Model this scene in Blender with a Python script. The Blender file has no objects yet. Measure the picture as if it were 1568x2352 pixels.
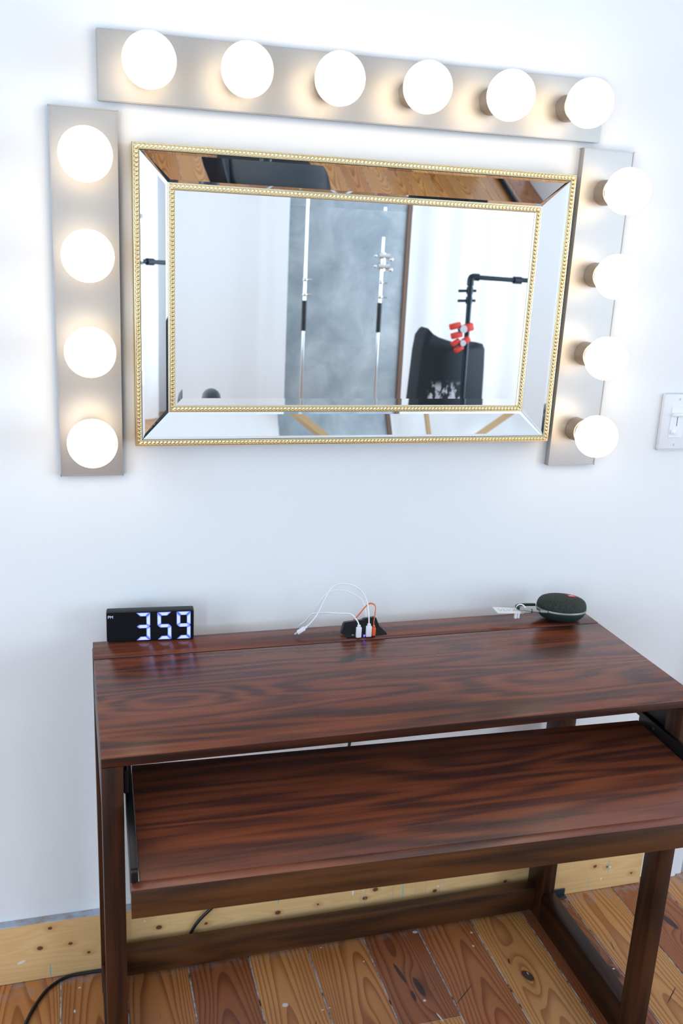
import bpy, bmesh, math, random
from mathutils import Vector, Matrix
random.seed(7)
S = bpy.context.scene
COL = S.collection

# ------------------------------------------------------------------ materials
def mat(name, color=(.8, .8, .8), rough=.5, metal=0., coat=0., spec=.5, emit=None, estr=0.):
    m = bpy.data.materials.new(name); m.use_nodes = True
    b = m.node_tree.nodes['Principled BSDF']
    b.inputs['Base Color'].default_value = (*color, 1); b.inputs['Roughness'].default_value = rough
    b.inputs['Metallic'].default_value = metal; b.inputs['Coat Weight'].default_value = coat
    b.inputs['Specular IOR Level'].default_value = spec
    if emit:
        b.inputs['Emission Color'].default_value = (*emit, 1); b.inputs['Emission Strength'].default_value = estr
    return m

class NB:
    """small node builder"""
    def __init__(s, m):
        s.m = m; s.t = m.node_tree; s.b = s.t.nodes['Principled BSDF']
    def n(s, typ, **kw):
        x = s.t.nodes.new(typ)
        for k, v in kw.items(): setattr(x, k, v)
        return x
    def put(s, sock, v):
        if hasattr(v, 'is_output') or isinstance(v, bpy.types.NodeSocket): s.t.links.new(v, sock)
        else: sock.default_value = v
    def math(s, op, a, b=0., c=None, clamp=False):
        x = s.n('ShaderNodeMath', operation=op, use_clamp=clamp)
        s.put(x.inputs[0], a); s.put(x.inputs[1], b)
        if c is not None: s.put(x.inputs[2], c)
        return x.outputs[0]
    def coords(s, kind='Object'):
        return s.n('ShaderNodeTexCoord').outputs[kind]
    def sep(s, v):
        x = s.n('ShaderNodeSeparateXYZ'); s.put(x.inputs[0], v); return x.outputs
    def comb(s, a, b, c):
        x = s.n('ShaderNodeCombineXYZ')
        for i, v in enumerate((a, b, c)): s.put(x.inputs[i], v)
        return x.outputs[0]
    def noise(s, v, scale=1., detail=2., rough=.5, dist=0.):
        x = s.n('ShaderNodeTexNoise'); s.put(x.inputs['Vector'], v)
        x.inputs['Scale'].default_value = scale; x.inputs['Detail'].default_value = detail
        x.inputs['Roughness'].default_value = rough; x.inputs['Distortion'].default_value = dist
        return x.outputs['Fac']
    def ramp(s, f, stops, interp='LINEAR'):
        x = s.n('ShaderNodeValToRGB'); s.put(x.inputs[0], f); r = x.color_ramp; r.interpolation = interp
        while len(r.elements) < len(stops): r.elements.new(.5)
        for e, (p, c) in zip(r.elements, stops):
            e.position = p; e.color = (*c, 1) if len(c) == 3 else c
        return x.outputs[0]
    def mix(s, f, a, b, blend='MIX'):
        x = s.n('ShaderNodeMix', data_type='RGBA', blend_type=blend)
        s.put(x.inputs[0], f)
        for i, v in ((6, a), (7, b)):
            s.put(x.inputs[i], v if not (isinstance(v, tuple) and len(v) == 3) else (*v, 1))
        return x.outputs[2]
    def smooth(s, v, a, b):
        x = s.n('ShaderNodeMapRange', interpolation_type='SMOOTHSTEP'); s.put(x.inputs[0], v)
        x.inputs[1].default_value = a; x.inputs[2].default_value = b
        return x.outputs[0]
    def ell(s, u, v, u0, v0, a, b, ang=0.):
        """squared elliptical distance"""
        du = s.math('SUBTRACT', u, u0); dv = s.math('SUBTRACT', v, v0); c, q = math.cos(ang), math.sin(ang)
        p = s.math('MULTIPLY_ADD', du, c / a, s.math('MULTIPLY', dv, q / a))
        r = s.math('MULTIPLY_ADD', du, -q / b, s.math('MULTIPLY', dv, c / b))
        return s.math('MULTIPLY_ADD', p, p, s.math('MULTIPLY', r, r))
    def gauss(s, *a):
        return s.math('POWER', 2.71828, s.math('MULTIPLY', s.ell(*a), -1.))
    def spots(s, u, v, lst, edge=.35):
        m = None
        for it in lst:
            k = s.smooth(s.ell(u, v, *it), 1. + edge, 1. - edge)
            m = k if m is None else s.math('MAXIMUM', m, k)
        return m
    def bump(s, h, strength=.1, dist=.001):
        x = s.n('ShaderNodeBump'); x.inputs['Strength'].default_value = strength; x.inputs['Distance'].default_value = dist
        s.put(x.inputs['Height'], h); s.t.links.new(x.outputs[0], s.b.inputs['Normal'])

def desk_wood(name, axis='X', bright=1., rough=.27, eyes=(), knots=(), seed=0., K=44., spec=.30, tint=(1., 1., 1.)):
    m = mat(name, rough=rough, spec=spec); N = NB(m)
    x, y, z = N.sep(N.coords())
    if axis == 'X': L, A, B = x, y, z
    elif axis == 'Y': L, A, B = y, x, z
    else: L, A, B = z, x, y
    v = N.comb(N.math('MULTIPLY', L, 1.0), N.math('MULTIPLY', A, 12.), N.math('MULTIPLY_ADD', B, 12., seed))
    h = N.noise(v, 1., 2., .45, .25)
    for (u0, v0, a, b, amp) in eyes:
        h = N.math('MULTIPLY_ADD', N.gauss(L, A, u0, v0, a, b), amp, h)
    rings = N.math('MULTIPLY_ADD', N.math('SINE', N.math('MULTIPLY', h, K)), .5, .5)
    v2 = N.comb(N.math('MULTIPLY', L, 3.0), N.math('MULTIPLY', A, 80.), N.math('MULTIPLY_ADD', B, 66., seed + 3))
    big = N.noise(v2, 1., 4., .62, .25)
    soft = N.noise(N.comb(N.math('MULTIPLY', L, 3.), N.math('MULTIPLY', A, 10.), N.math('MULTIPLY_ADD', B, 10., seed + 9)), 1., 2.)
    v3 = N.comb(N.math('MULTIPLY', L, 9.), N.math('MULTIPLY', A, 420.), N.math('MULTIPLY', B, 420.))
    fine = N.noise(v3, 1., 2.)
    f = N.math('MULTIPLY_ADD', rings, .24, N.math('MULTIPLY_ADD', big, .50, N.math('MULTIPLY_ADD', fine, .30, N.math('MULTIPLY', soft, .40))))
    q = bright
    c = N.ramp(f, [(.44, (.034 * q, .013 * q, .011 * q)), (.60, (.060 * q, .019 * q, .013 * q)), (.78, (.130 * q, .033 * q, .014 * q)), (1.0, (.18 * q, .051 * q, .024 * q))])
    c = N.mix(1., c, tint, 'MULTIPLY')
    if knots:
        c = N.mix(N.math('MULTIPLY', N.spots(L, A, knots, .8), .75), c, (.012, .010, .012))
    N.put(N.b.inputs['Base Color'], c)
    N.put(N.b.inputs['Roughness'], N.math('MULTIPLY_ADD', big, .12, rough - .05))
    N.bump(N.math('ADD', fine, rings), .06, .0006)
    return m

M = {}
# wall paint
m = mat('wall_paint', (.83, .84, .85), .65, spec=.3); N = NB(m); N.bump(N.noise(N.coords(), 260., 3.), .10, .001)
N.put(N.b.inputs['Base Color'], N.mix(N.noise(N.coords(), 1.3, 2.), (.80, .81, .825), (.84, .85, .86))); M['wall'] = m
M['ceil'] = mat('ceiling_paint', (.8, .8, .8), .8)
M['trim'] = mat('white_trim_paint', (.78, .80, .83), .4)
M['door'] = mat('grey_door_paint', (.42, .48, .55), .45)
# brushed nickel
m = mat('brushed_nickel', (.49, .47, .45), .42, 1.); N = NB(m); x, y, z = N.sep(N.coords())
br = N.noise(N.comb(N.math('MULTIPLY', x, 900.), 0., N.math('MULTIPLY', z, 14.)), 1., 2.)
N.put(N.b.inputs['Roughness'], N.math('MULTIPLY_ADD', br, .12, .37)); M['nickel'] = m
m = m.copy(); m.name = 'brushed_nickel_horizontal'; M['nickel_h'] = m
for nd in m.node_tree.nodes:
    if nd.type == 'MATH' and nd.operation == 'MULTIPLY':
        nd.inputs[1].default_value = 14. if abs(nd.inputs[1].default_value - 900.) < 1 else (900. if abs(nd.inputs[1].default_value - 14.) < 1 else nd.inputs[1].default_value)
M['socket'] = mat('socket_nickel', (.50, .43, .37), .38, 1.)
M['socket_in'] = mat('socket_inner', (.80, .70, .58), .4, .3)
m = mat('bulb_glow', (.9, .9, .9), .4, emit=(1., .80, .55), estr=3.9); M['bulb'] = m
M['gold'] = mat('pale_gold', (.88, .77, .50), .24, 1.)
M['mirror'] = mat('mirror_silver', (.95, .965, .97), .0, 1.)
M['black'] = mat('black_plastic', (.006, .007, .009), .35, spec=.22)
M['blackedge'] = mat('black_case', (.010, .012, .015), .45, spec=.3)
M['metalblack'] = mat('black_metal_slide', (.008, .008, .009), .38, .3)
M['screw'] = mat('steel', (.5, .5, .52), .3, 1.)
M['digit'] = mat('digit_glow', (.1, .1, .1), .5, emit=(.13, .22, 1.), estr=1.2)
M['digit_core'] = mat('digit_core_glow', (.1, .1, .1), .5, emit=(.58, .70, 1.), estr=1.05)
M['usbwhite'] = mat('white_cable_plastic', (.83, .82, .86), .35)
M['usbgrey'] = mat('usb_connector_metal', (.6, .6, .62), .3, 1.)
M['orange'] = mat('orange_rubber', (.80, .115, .035), .4)
M['blueled'] = mat('blue_indicator', (.02, .02, .1), .4, emit=(.12, .08, 1.), estr=3.)
M['cord'] = mat('black_cord', (.008, .008, .01), .35)
M['switch'] = mat('white_switch_plastic', (.80, .82, .86), .3)
M['slot'] = mat('dark_slot', (.03, .03, .05), .6)
M['tape'] = mat('black_rubber_strip', (.012, .022, .028), .45)
M['desk_top'] = desk_wood('dark_walnut_top', 'X', 1.35, .25, eyes=[(-.385, -.052, .16, .038, .42), (.33, -.10, .22, .05, -.25)], knots=[(-.39, .128, .014, .007), (-.05, .05, .035, .012, .5)], K=58.)
M['desk_back'] = desk_wood('dark_walnut_back_plank', 'X', 1.35, .22, seed=5.)
M['tray'] = desk_wood('dark_walnut_tray', 'X', 1.45, .28, seed=11., spec=.6, eyes=[(.12, -.17, .15, .03, .3)])
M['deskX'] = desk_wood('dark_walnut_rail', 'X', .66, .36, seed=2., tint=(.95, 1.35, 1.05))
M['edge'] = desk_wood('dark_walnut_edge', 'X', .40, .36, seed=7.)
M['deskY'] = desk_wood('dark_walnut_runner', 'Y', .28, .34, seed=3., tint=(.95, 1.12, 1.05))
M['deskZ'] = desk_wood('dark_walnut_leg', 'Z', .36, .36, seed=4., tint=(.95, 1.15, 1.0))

# speaker mesh cloth
m = mat('green_speaker_cloth', (.020, .034, .022), .8); N = NB(m)
vo = N.n('ShaderNodeTexVoronoi'); N.put(vo.inputs['Vector'], N.coords()); vo.inputs['Scale'].default_value = 620.
N.put(N.b.inputs['Base Color'], N.ramp(vo.outputs['Distance'], [(.1, (.050, .062, .034)), (.55, (.006, .011, .008))]))
N.bump(vo.outputs['Distance'], -.5, .0006); M['cloth'] = m
M['green'] = mat('green_rubber', (.010, .028, .026), .5)
M['greymetal'] = mat('grey_green_metal', (.30, .33, .29), .38, .35)
M['red'] = mat('red_badge', (.55, .02, .02), .4)
M['white'] = mat('plain_white', (.85, .85, .85), .5)
M['tagm'] = mat('tag_plastic', (.82, .80, .78), .4)
M['tagtext'] = mat('tag_grey_print', (.60, .585, .57), .5)

# floor
BOARDS_TONE = {}
m = mat('pine_floor', rough=.33, spec=.45); N = NB(m); M['floor'] = m
x, y, z = N.sep(N.coords())
at = N.n('ShaderNodeAttribute'); at.attribute_name = 'board'; a1, a2, a3 = N.sep(at.outputs['Color'])   # tone, random, local x
off = N.math('MULTIPLY', a2, 37.)
hx = N.math('SUBTRACT', a3, N.math('MULTIPLY_ADD', a2, .5, .25))
cath = N.math('MULTIPLY', N.math('MULTIPLY', hx, hx), 7.5)
wob = N.noise(N.comb(N.math('MULTIPLY', x, 8.), N.math('MULTIPLY', y, 1.6), off), 1., 2., .5, .3)
h = N.math('MULTIPLY_ADD', wob, 2.6, N.math('ADD', cath, N.math('MULTIPLY', y, N.math('MULTIPLY_ADD', a2, 3.2, .8))))
for it in [(.431, -.235, .022, .07, .9), (.619, -.27, .018, .05, .8), (.19, -.22, .02, .08, .8), (.836, -.157, .02, .05, .8), (.07, -.30, .02, .05, .7), (-.245, -.17, .02, .1, .5)]:
    h = N.math('MULTIPLY_ADD', N.gauss(x, y, *it[:4]), it[4], h)
rg = N.math('FRACT', N.math('MULTIPLY', h, 2.8))
ring = N.smooth(rg, .35, .95)
ring = N.math('MULTIPLY', ring, N.smooth(rg, 1.0, .93))
fib = N.noise(N.comb(N.math('MULTIPLY', x, 230.), N.math('MULTIPLY', y, 7.), off), 1., 2.)
lightc = N.ramp(a1, [(0., (.66, .33, .11)), (.35, (.56, .23, .07)), (.65, (.40, .135, .045)), (1., (.20, .055, .025))])
darkc = N.ramp(a1, [(0., (.34, .115, .028)), (.35, (.25, .075, .02)), (.65, (.18, .045, .015)), (1., (.085, .022, .014))])
blot = N.noise(N.comb(N.math('MULTIPLY', x, 14.), N.math('MULTIPLY', y, 3.), off), 1., 3.)
c = N.mix(N.math('MULTIPLY', ring, .85), lightc, darkc)
c = N.mix(N.math('MULTIPLY', N.smooth(blot, .45, .75), .35), c, darkc)
c = N.mix(N.math('MULTIPLY', fib, .25), c, darkc)
dark = [(.431, -.238, .010, .017, .3), (.619, -.268, .011, .020, .2), (.192, -.215, .007, .028, .1), (.172, -.235, .004, .015, 0.), (.165, -.17, .004, .03, .15), (.836, -.157, .008, .03, .2),
        (.277, -.255, .0013, .034, -.9), (.7058, -.356, .0013, .030, -.9), (-.045, -.262, .001, .012, -.6), (.66, -.20, .001, .014, -.3), (.41, -.19, .002, .008, -.3)]
c = N.mix(N.math('MULTIPLY', N.spots(x, y, dark, .3), .9), c, (.02, .012, .014))
whites = [(-.091, -.199, .006, .005), (-.02, -.228, .003, .0015), (-.005, -.226, .002, .0012), (.205, -.30, .0016, .012, .25), (.190, -.252, .003, .003), (.434, -.232, .0012, .004), (.625, -.262, .003, .002), (.352, -.13, .0025, .003), (.1, -.12, .002, .002), (-.50, -.12, .002, .004), (-.49, -.06, .003, .002), (.02, -.06, .002, .002), (.24, -.06, .006, .004), (.365, -.09, .003, .003)]
c = N.mix(N.math('MULTIPLY', N.spots(x, y, whites, .4), .8), c, (.7, .72, .75))
dust = N.math('MULTIPLY', N.smooth(y, -.085, -.02), N.smooth(N.noise(N.coords(), 45., 4.), .42, .62))
c = N.mix(N.math('MULTIPLY', dust, .55), c, (.30, .28, .29))
N.put(N.b.inputs['Base Color'], c); N.bump(N.math('ADD', ring, fib), .08, .0006)
m = mat('floor_seam_filler', rough=.7); N = NB(m); M['seam'] = m
f = N.noise(N.coords(), 40., 4., .7)
N.put(N.b.inputs['Base Color'], N.ramp(f, [(.36, (.06, .035, .025)), (.45, (.35, .33, .32)), (.58, (.62, .66, .70))]))

# baseboard pine
m = mat('pale_knotty_pine', rough=.45); N = NB(m); M['pine'] = m
x, y, z = N.sep(N.coords())
kn = [(-.5434, .122), (-.5646, .0772), (-.5049, .0775), (-.4693, .049), (-.3257, .084), (-.2267, .0757), (-.0698, .0753), (.0204, .081), (.1295, .0781), (.153, .0971), (.2977, .0691), (.713, .0683), (.7474, .0616), (.8183, .0327), (.4755, .0655)]
h = N.noise(N.comb(N.math('MULTIPLY', x, 1.6), 0., N.math('MULTIPLY', z, 22.)), 1., 2., .5, .3)
for kx, kz in kn[:12]: h = N.math('MULTIPLY_ADD', N.gauss(x, z, kx, kz, .045, .012), .10, h)
st = N.math('MULTIPLY_ADD', N.math('SINE', N.math('MULTIPLY', h, 60.)), .5, .5)
c = N.mix(N.math('MULTIPLY', st, .30), (.78, .51, .235), (.62, .34, .12))
c = N.mix(N.math('MULTIPLY', N.spots(x, z, [(a, b, .013, .008) for a, b in kn], .9), .35), c, (.45, .17, .05))
sz = [.0045, .006, .0045, .004, .0065, .004, .0065, .003, .006, .0065, .0055, .005, .0035, .0035, .005]
c = N.mix(N.math('MULTIPLY', N.spots(x, z, [(a, b, s_, s_ * .8) for (a, b), s_ in zip(kn, sz)], .5), .9), c, (.10, .025, .012))
c = N.mix(.85, c, c)
grey = [(-.42, .10, .0008, .06), (.195, .09, .001, .05), (.25, .09, .0008, .05), (.275, .08, .0009, .05), (.31, .08, .0008, .06), (.318, .08, .0007, .06), (.118, .085, .001, .025), (.1297, .088, .001, .04), (-.302, .11, .0006, .03)]
teal = [(.2193, .0815, .0014, .024), (.7512, .062, .0014, .022), (-.5462, .02, .0016, .016), (.70, .025, .001, .012), (-.0697, .104, .0016, .006)]
wht = [(.0999, .098, .0022, .007), (.756, .060, .003, .003), (.735, .03, .002, .004), (-.602, .05, .008, .003, .3), (-.355, .105, .002, .002), (.305, .08, .0022, .0022)]
c = N.mix(N.math('MULTIPLY', N.spots(x, z, grey), .5), c, (.35, .38, .42))
c = N.mix(N.math('MULTIPLY', N.spots(x, z, teal), .85), c, (.15, .50, .52))
c = N.mix(N.math('MULTIPLY', N.spots(x, z, wht), .8), c, (.82, .82, .84))
# dusty painted top face
geo = N.n('ShaderNodeNewGeometry'); nz = N.sep(geo.outputs['Normal'])[2]
topc = N.ramp(N.noise(N.coords(), 28., 4., .6), [(.35, (.36, .20, .12)), (.48, (.33, .32, .34)), (.62, (.40, .44, .52))])
c = N.mix(N.math('GREATER_THAN', nz, .5), c, topc)
N.put(N.b.inputs['Base Color'], c)

# things behind the camera
m = mat('mottled_grey_canvas', rough=.8); N = NB(m); M['canvas'] = m
f = N.noise(N.coords(), 3.2, 6., .62, .4)
N.put(N.b.inputs['Base Color'], N.ramp(f, [(.28, (.30, .36, .41)), (.5, (.44, .51, .55)), (.72, (.64, .70, .73))]))
m = mat('white_cloth', (.93, .935, .94), .8); M['drape'] = m
M['beam'] = mat('tan_timber', (.55, .36, .18), .6)
M['edgewood'] = mat('backdrop_edge_wood', (.20, .12, .08), .6)
M['chrome'] = mat('chrome', (.85, .87, .88), .12, 1.)
M['grip'] = mat('black_rubber_grip', (.006, .007, .009), .5)
M['pipe'] = mat('black_iron_pipe', (.012, .022, .032), .4, .4)
M['redclamp'] = mat('red_clamp', (.75, .05, .03), .4)
m = mat('black_bag_cloth', rough=.75); N = NB(m); M['bag'] = m
x, y, z = N.sep(N.coords())
f = N.noise(N.comb(N.math('MULTIPLY', x, 30.), 0., N.math('MULTIPLY', z, 14.)), 1., 3., .6)
zone = N.math('MULTIPLY', N.smooth(N.math('ABSOLUTE', N.math('ADD', x, .03)), .13, .10), N.math('MULTIPLY', N.smooth(z, .56, .60), N.smooth(z, .725, .67)))
N.put(N.b.inputs['Base Color'], N.mix(N.math('MULTIPLY', zone, N.smooth(f, .5, .54)), (.010, .016, .022), (.6, .62, .68)))
M['leather'] = mat('black_leather', (.012, .020, .030), .35)

# ------------------------------------------------------------------ mesh helpers
def nb(): return bmesh.new()
def box(bm, x0, x1, y0, y1, z0, z1, bev=0., seg=2, mtx=None):
    r = bmesh.ops.create_cube(bm, size=1.)
    vs = r['verts']
    for v in vs:
        v.co = Vector((x0 + (v.co.x + .5) * (x1 - x0), y0 + (v.co.y + .5) * (y1 - y0), z0 + (v.co.z + .5) * (z1 - z0)))
    if bev > 0:
        es = list({e for v in vs for e in v.link_edges})
        rr = bmesh.ops.bevel(bm, geom=es, offset=bev, segments=seg, affect='EDGES', profile=.5)
        vs = list({v for f in rr['faces'] for v in f.verts} | {v for v in vs if v.is_valid})
    if mtx:
        for v in vs: v.co = mtx @ v.co
    return vs
def frame_of(d):
    d = d.normalized(); a = Vector((0, 0, 1)) if abs(d.z) < .9 else Vector((1, 0, 0))
    u = d.cross(a).normalized(); return u, d.cross(u).normalized()
def rings(bm, rs, closed=False, cap=True):
    """rs: list of lists of coordinates, joined in turn"""
    R = [[bm.verts.new(p) for p in r] for r in rs]; n = len(R[0])
    for i in range(len(R) - (0 if closed else 1)):
        A, B = R[i], R[(i + 1) % len(R)]
        for j in range(n): bm.faces.new((A[j], A[(j + 1) % n], B[(j + 1) % n], B[j]))
    if cap and not closed:
        bm.faces.new(R[0][::-1]); bm.faces.new(R[-1])
def cyl(bm, p0, p1, r0, r1=None, seg=24, cap=True):
    p0, p1 = Vector(p0), Vector(p1); r1 = r0 if r1 is None else r1; u, v = frame_of(p1 - p0)
    C = [(math.cos(2 * math.pi * k / seg), math.sin(2 * math.pi * k / seg)) for k in range(seg)]
    rings(bm, [[p0 + (u * c + v * s) * r0 for c, s in C], [p1 + (u * c + v * s) * r1 for c, s in C]], cap=cap)
def lathe(bm, o, axis, prof, seg=40, cap=True):
    o = Vector(o); axis = Vector(axis).normalized(); u, v = frame_of(axis)
    rings(bm, [[o + axis * h + (u * math.cos(2 * math.pi * k / seg) + v * math.sin(2 * math.pi * k / seg)) * r for k in range(seg)] for r, h in prof], cap=cap)
def ball(bm, c, r, seg=32, ringn=18, mtx=None):
    r = (r, r, r) if isinstance(r, (int, float)) else r
    q = bmesh.ops.create_uvsphere(bm, u_segments=seg, v_segments=ringn, radius=1.)
    for v in q['verts']:
        p = Vector((v.co.x * r[0], v.co.y * r[1], v.co.z * r[2]))
        if mtx: p = mtx @ p
        v.co = p + Vector(c)
def smooth_path(pts, n=10):
    P = [Vector(p) for p in pts]; out = []
    for i in range(len(P) - 1):
        a = P[max(i - 1, 0)]; b = P[i]; c = P[i + 1]; d = P[min(i + 2, len(P) - 1)]
        for k in range(n):
            t = k / n
            out.append(.5 * ((2 * b) + (c - a) * t + (2 * a - 5 * b + 4 * c - d) * t * t + (3 * b - a - 3 * c + d) * t ** 3))
    out.append(P[-1]); return out
def tube(bm, pts, r, seg=12, flat=None, n=10, closed=False):
    P = smooth_path(pts, n) if n > 1 else [Vector(p) for p in pts]
    if closed: P = P[:-1]
    rs = []; up = None
    for i, p in enumerate(P):
        if closed: d = (P[(i + 1) % len(P)] - P[i - 1]).normalized()
        else: d = (P[min(i + 1, len(P) - 1)] - P[max(i - 1, 0)]).normalized()
        if up is None: u, v = frame_of(d)
        else:
            u = (up - d * up.dot(d)).normalized(); v = d.cross(u)
        up = u
        if flat: # flat=(half width along a fixed direction, half thickness)
            w = Vector(flat[2]); w = (w - d * w.dot(d)).normalized(); t = d.cross(w)
            rs.append([p + w * flat[0] * math.cos(a) + t * flat[1] * math.sin(a) for a in [2 * math.pi * k / seg for k in range(seg)]])
        else:
            rs.append([p + (u * math.cos(a) + v * math.sin(a)) * r for a in [2 * math.pi * k / seg for k in range(seg)]])
    rings(bm, rs, closed=closed, cap=not closed)

def empty(name, loc, label=None, cat=None, group=None, rz=0.):
    o = bpy.data.objects.new(name, None); COL.objects.link(o); o.location = loc; o.rotation_euler = (0, 0, rz); o.empty_display_size = .05
    tag(o, label, cat, group); return o
def tag(o, label=None, cat=None, group=None, kind=None):
    if label: o['label'] = label
    if cat: o['category'] = cat
    if group: o['group'] = group
    if kind: o['kind'] = kind
    return o
def wloc(p):
    l = Vector(p.location)
    while p.parent: p = p.parent; l += Vector(p.location)
    return l
def obj(name, bm, m, parent=None, origin=None, local=False, smooth=True, ang=35):
    """bm in world coordinates unless local"""
    bmesh.ops.recalc_face_normals(bm, faces=bm.faces[:])
    o0 = Vector((0, 0, 0))
    if not local:
        if parent: o0 = wloc(parent)
        if origin is not None: o0 = Vector(origin)
        for v in bm.verts: v.co -= o0
    me = bpy.data.meshes.new(name); bm.to_mesh(me); bm.free()
    for mm in (m if isinstance(m, (list, tuple)) else [m]): me.materials.append(mm)
    if smooth:
        me.polygons.foreach_set('use_smooth', [True] * len(me.polygons)); me.set_sharp_from_angle(angle=math.radians(ang))
    o = bpy.data.objects.new(name, me); COL.objects.link(o)
    if parent: o.parent = parent
    if not local and origin is not None: o.location = o0 - (wloc(parent) if parent else Vector((0, 0, 0)))
    return o
def struct(name, bm, m, parent=None, smooth=False):
    o = obj(name, bm, m, parent, smooth=smooth)
    if not parent: o['kind'] = 'structure'
    return o
def edged(o):
    for p in o.data.polygons: p.material_index = 1 if p.normal.z < .5 else 0
    return o
def edged2(o):
    for p in o.data.polygons: p.material_index = 0 if p.normal.z > .8 else 1
    return o
def text_mesh(txt, size, depth, mtx):
    cu = bpy.data.curves.new('lettering', 'FONT'); cu.body = txt; cu.size = size; cu.extrude = depth; cu.align_x = 'CENTER'; cu.align_y = 'CENTER'
    cu.resolution_u = 3
    to = bpy.data.objects.new('lettering', cu); COL.objects.link(to)
    bpy.context.view_layer.update()
    dg = bpy.context.evaluated_depsgraph_get()
    me = bpy.data.meshes.new_from_object(to.evaluated_get(dg))
    bm = nb(); bm.from_mesh(me); bpy.data.objects.remove(to); bpy.data.curves.remove(cu); bpy.data.meshes.remove(me)
    for v in bm.verts: v.co = mtx @ v.co
    return bm

# ------------------------------------------------------------------ room
XL, XR, YF, ZC = -2.3, 3.7, -5.4, 3.4
bm = nb()
box(bm, XL, .952, 0, .12, 0, ZC); box(bm, .952, 1.76, 0, .12, 2.05, ZC); box(bm, 1.76, XR, 0, .12, 0, ZC)
struct('wall_back', bm, M['wall'])
FILLWIN = [(-4.95, -3.7), (-2.0, -.9)]     # unseen openings added in the left wall to let in fill light
bm = nb(); ys = [YF, -4.95, -3.7, -2.0, -.9, .12]
for i in range(0, 6, 2): box(bm, XL - .12, XL, ys[i], ys[i + 1], 0, ZC)
for a, b in FILLWIN: box(bm, XL - .12, XL, a, b, 0, .35); box(bm, XL - .12, XL, a, b, 2.5, ZC)
struct('wall_left', bm, M['wall'])
for i, (a, b) in enumerate(FILLWIN):
    bm = nb(); t = .05
    for (y0, y1, z0, z1) in [(a, b, .35, .35 + t), (a, b, 2.5 - t, 2.5), (a, a + t, .35 + t, 2.5 - t), (b - t, b, .35 + t, 2.5 - t), (a + t, b - t, 1.60, 1.64)]:
        box(bm, XL - .08, XL - .02, y0, y1, z0, z1)
    struct('window_%d' % (i + 4), bm, M['trim'])  # frames for the added fill openings, out of view
bm = nb(); box(bm, XL - .12, XR + .12, YF - .12, YF, 0, ZC); struct('wall_front', bm, M['wall'])
WIN = [(-1.9, -.75), (-3.45, -2.3), (-5.0, -3.85)]     # window openings in the right wall (y0, y1)
bm = nb(); ys = [YF]
for a, b in sorted(WIN): ys += [a, b]
ys.append(.12)
for i in range(0, len(ys), 2): box(bm, XR, XR + .12, ys[i], ys[i + 1], 0, ZC)
for a, b in WIN: box(bm, XR, XR + .12, a, b, 0, .35); box(bm, XR, XR + .12, a, b, 2.5, ZC)
struct('wall_right', bm, M['wall'])
bm = nb(); box(bm, XL - .12, XR + .12, YF - .12, .12, ZC, ZC + .1); struct('ceiling', bm, M['ceil'])
for i, (a, b) in enumerate(WIN):
    bm = nb(); t = .05
    for (y0, y1, z0, z1) in [(a, b, .35, .35 + t), (a, b, 2.5 - t, 2.5), (a, a + t, .35 + t, 2.5 - t), (b - t, b, .35 + t, 2.5 - t), (a + t, b - t, 1.60, 1.64)]:
        box(bm, XR + .02, XR + .08, y0, y1, z0, z1)
    struct('window_%d' % (i + 1), bm, M['trim'])

# floor boards in one mesh, each with its own tone
PITCH, S0 = .1293, -.527
bm = nb(); lay = bm.loops.layers.float_color.new('board')
TONES = {-2: .30, -1: .30, 0: .42, 1: .45, 2: .80, 3: .22, 4: .38, 5: .80, 6: .62, 7: .06, 8: .78, 9: .10, 10: .66, 11: .12}
RND = {-1: .45, 0: .55, 1: .35, 2: .5, 3: .42, 4: .8, 5: .2, 6: .62, 7: .5, 8: .75, 9: .35, 10: .9, 11: .3}
SEAM = .0017
def board(x0, x1, y0, y1, tone, rnd):
    n = len(bm.faces); vs = box(bm, x0 + SEAM, x1 - SEAM, y0, y1, -.03, 0.)
    bm.faces.ensure_lookup_table()
    for f in bm.faces[n:]:
        for l in f.loops: l[lay] = (tone, rnd, (l.vert.co.x - x0) / (x1 - x0), 1)
rr = random.Random(3)
for k in range(-14, 33):
    x0 = S0 + k * PITCH; x1 = x0 + PITCH
    if x0 < XL or x1 > XR + .1: continue
    tn = TONES.get(k, rr.choice([.05, .1, .2, .35, .5, .7])); rd = RND.get(k, rr.random())
    cuts = [.12, -1.4 - rr.random() * 1.5, -3.4 - rr.random(), YF]
    if k == 5: cuts = [.12, -.306, -2.6, YF]
    for j in range(3):
        t2 = tn if j == 0 else rr.choice([.05, .15, .3, .5]); r2 = rd if j == 0 else rr.random()
        if k == 5 and j == 1: t2, r2 = .2, .3
        board(x0, x1, cuts[j + 1] + .001, cuts[j] - .001, t2, r2)
fl = struct('floor', bm, M['floor'])
bm = nb(); box(bm, XL, XR, YF, .12, -.05, -.0012)
so = obj('seam_filler', bm, M['seam'], fl, smooth=False)

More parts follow.
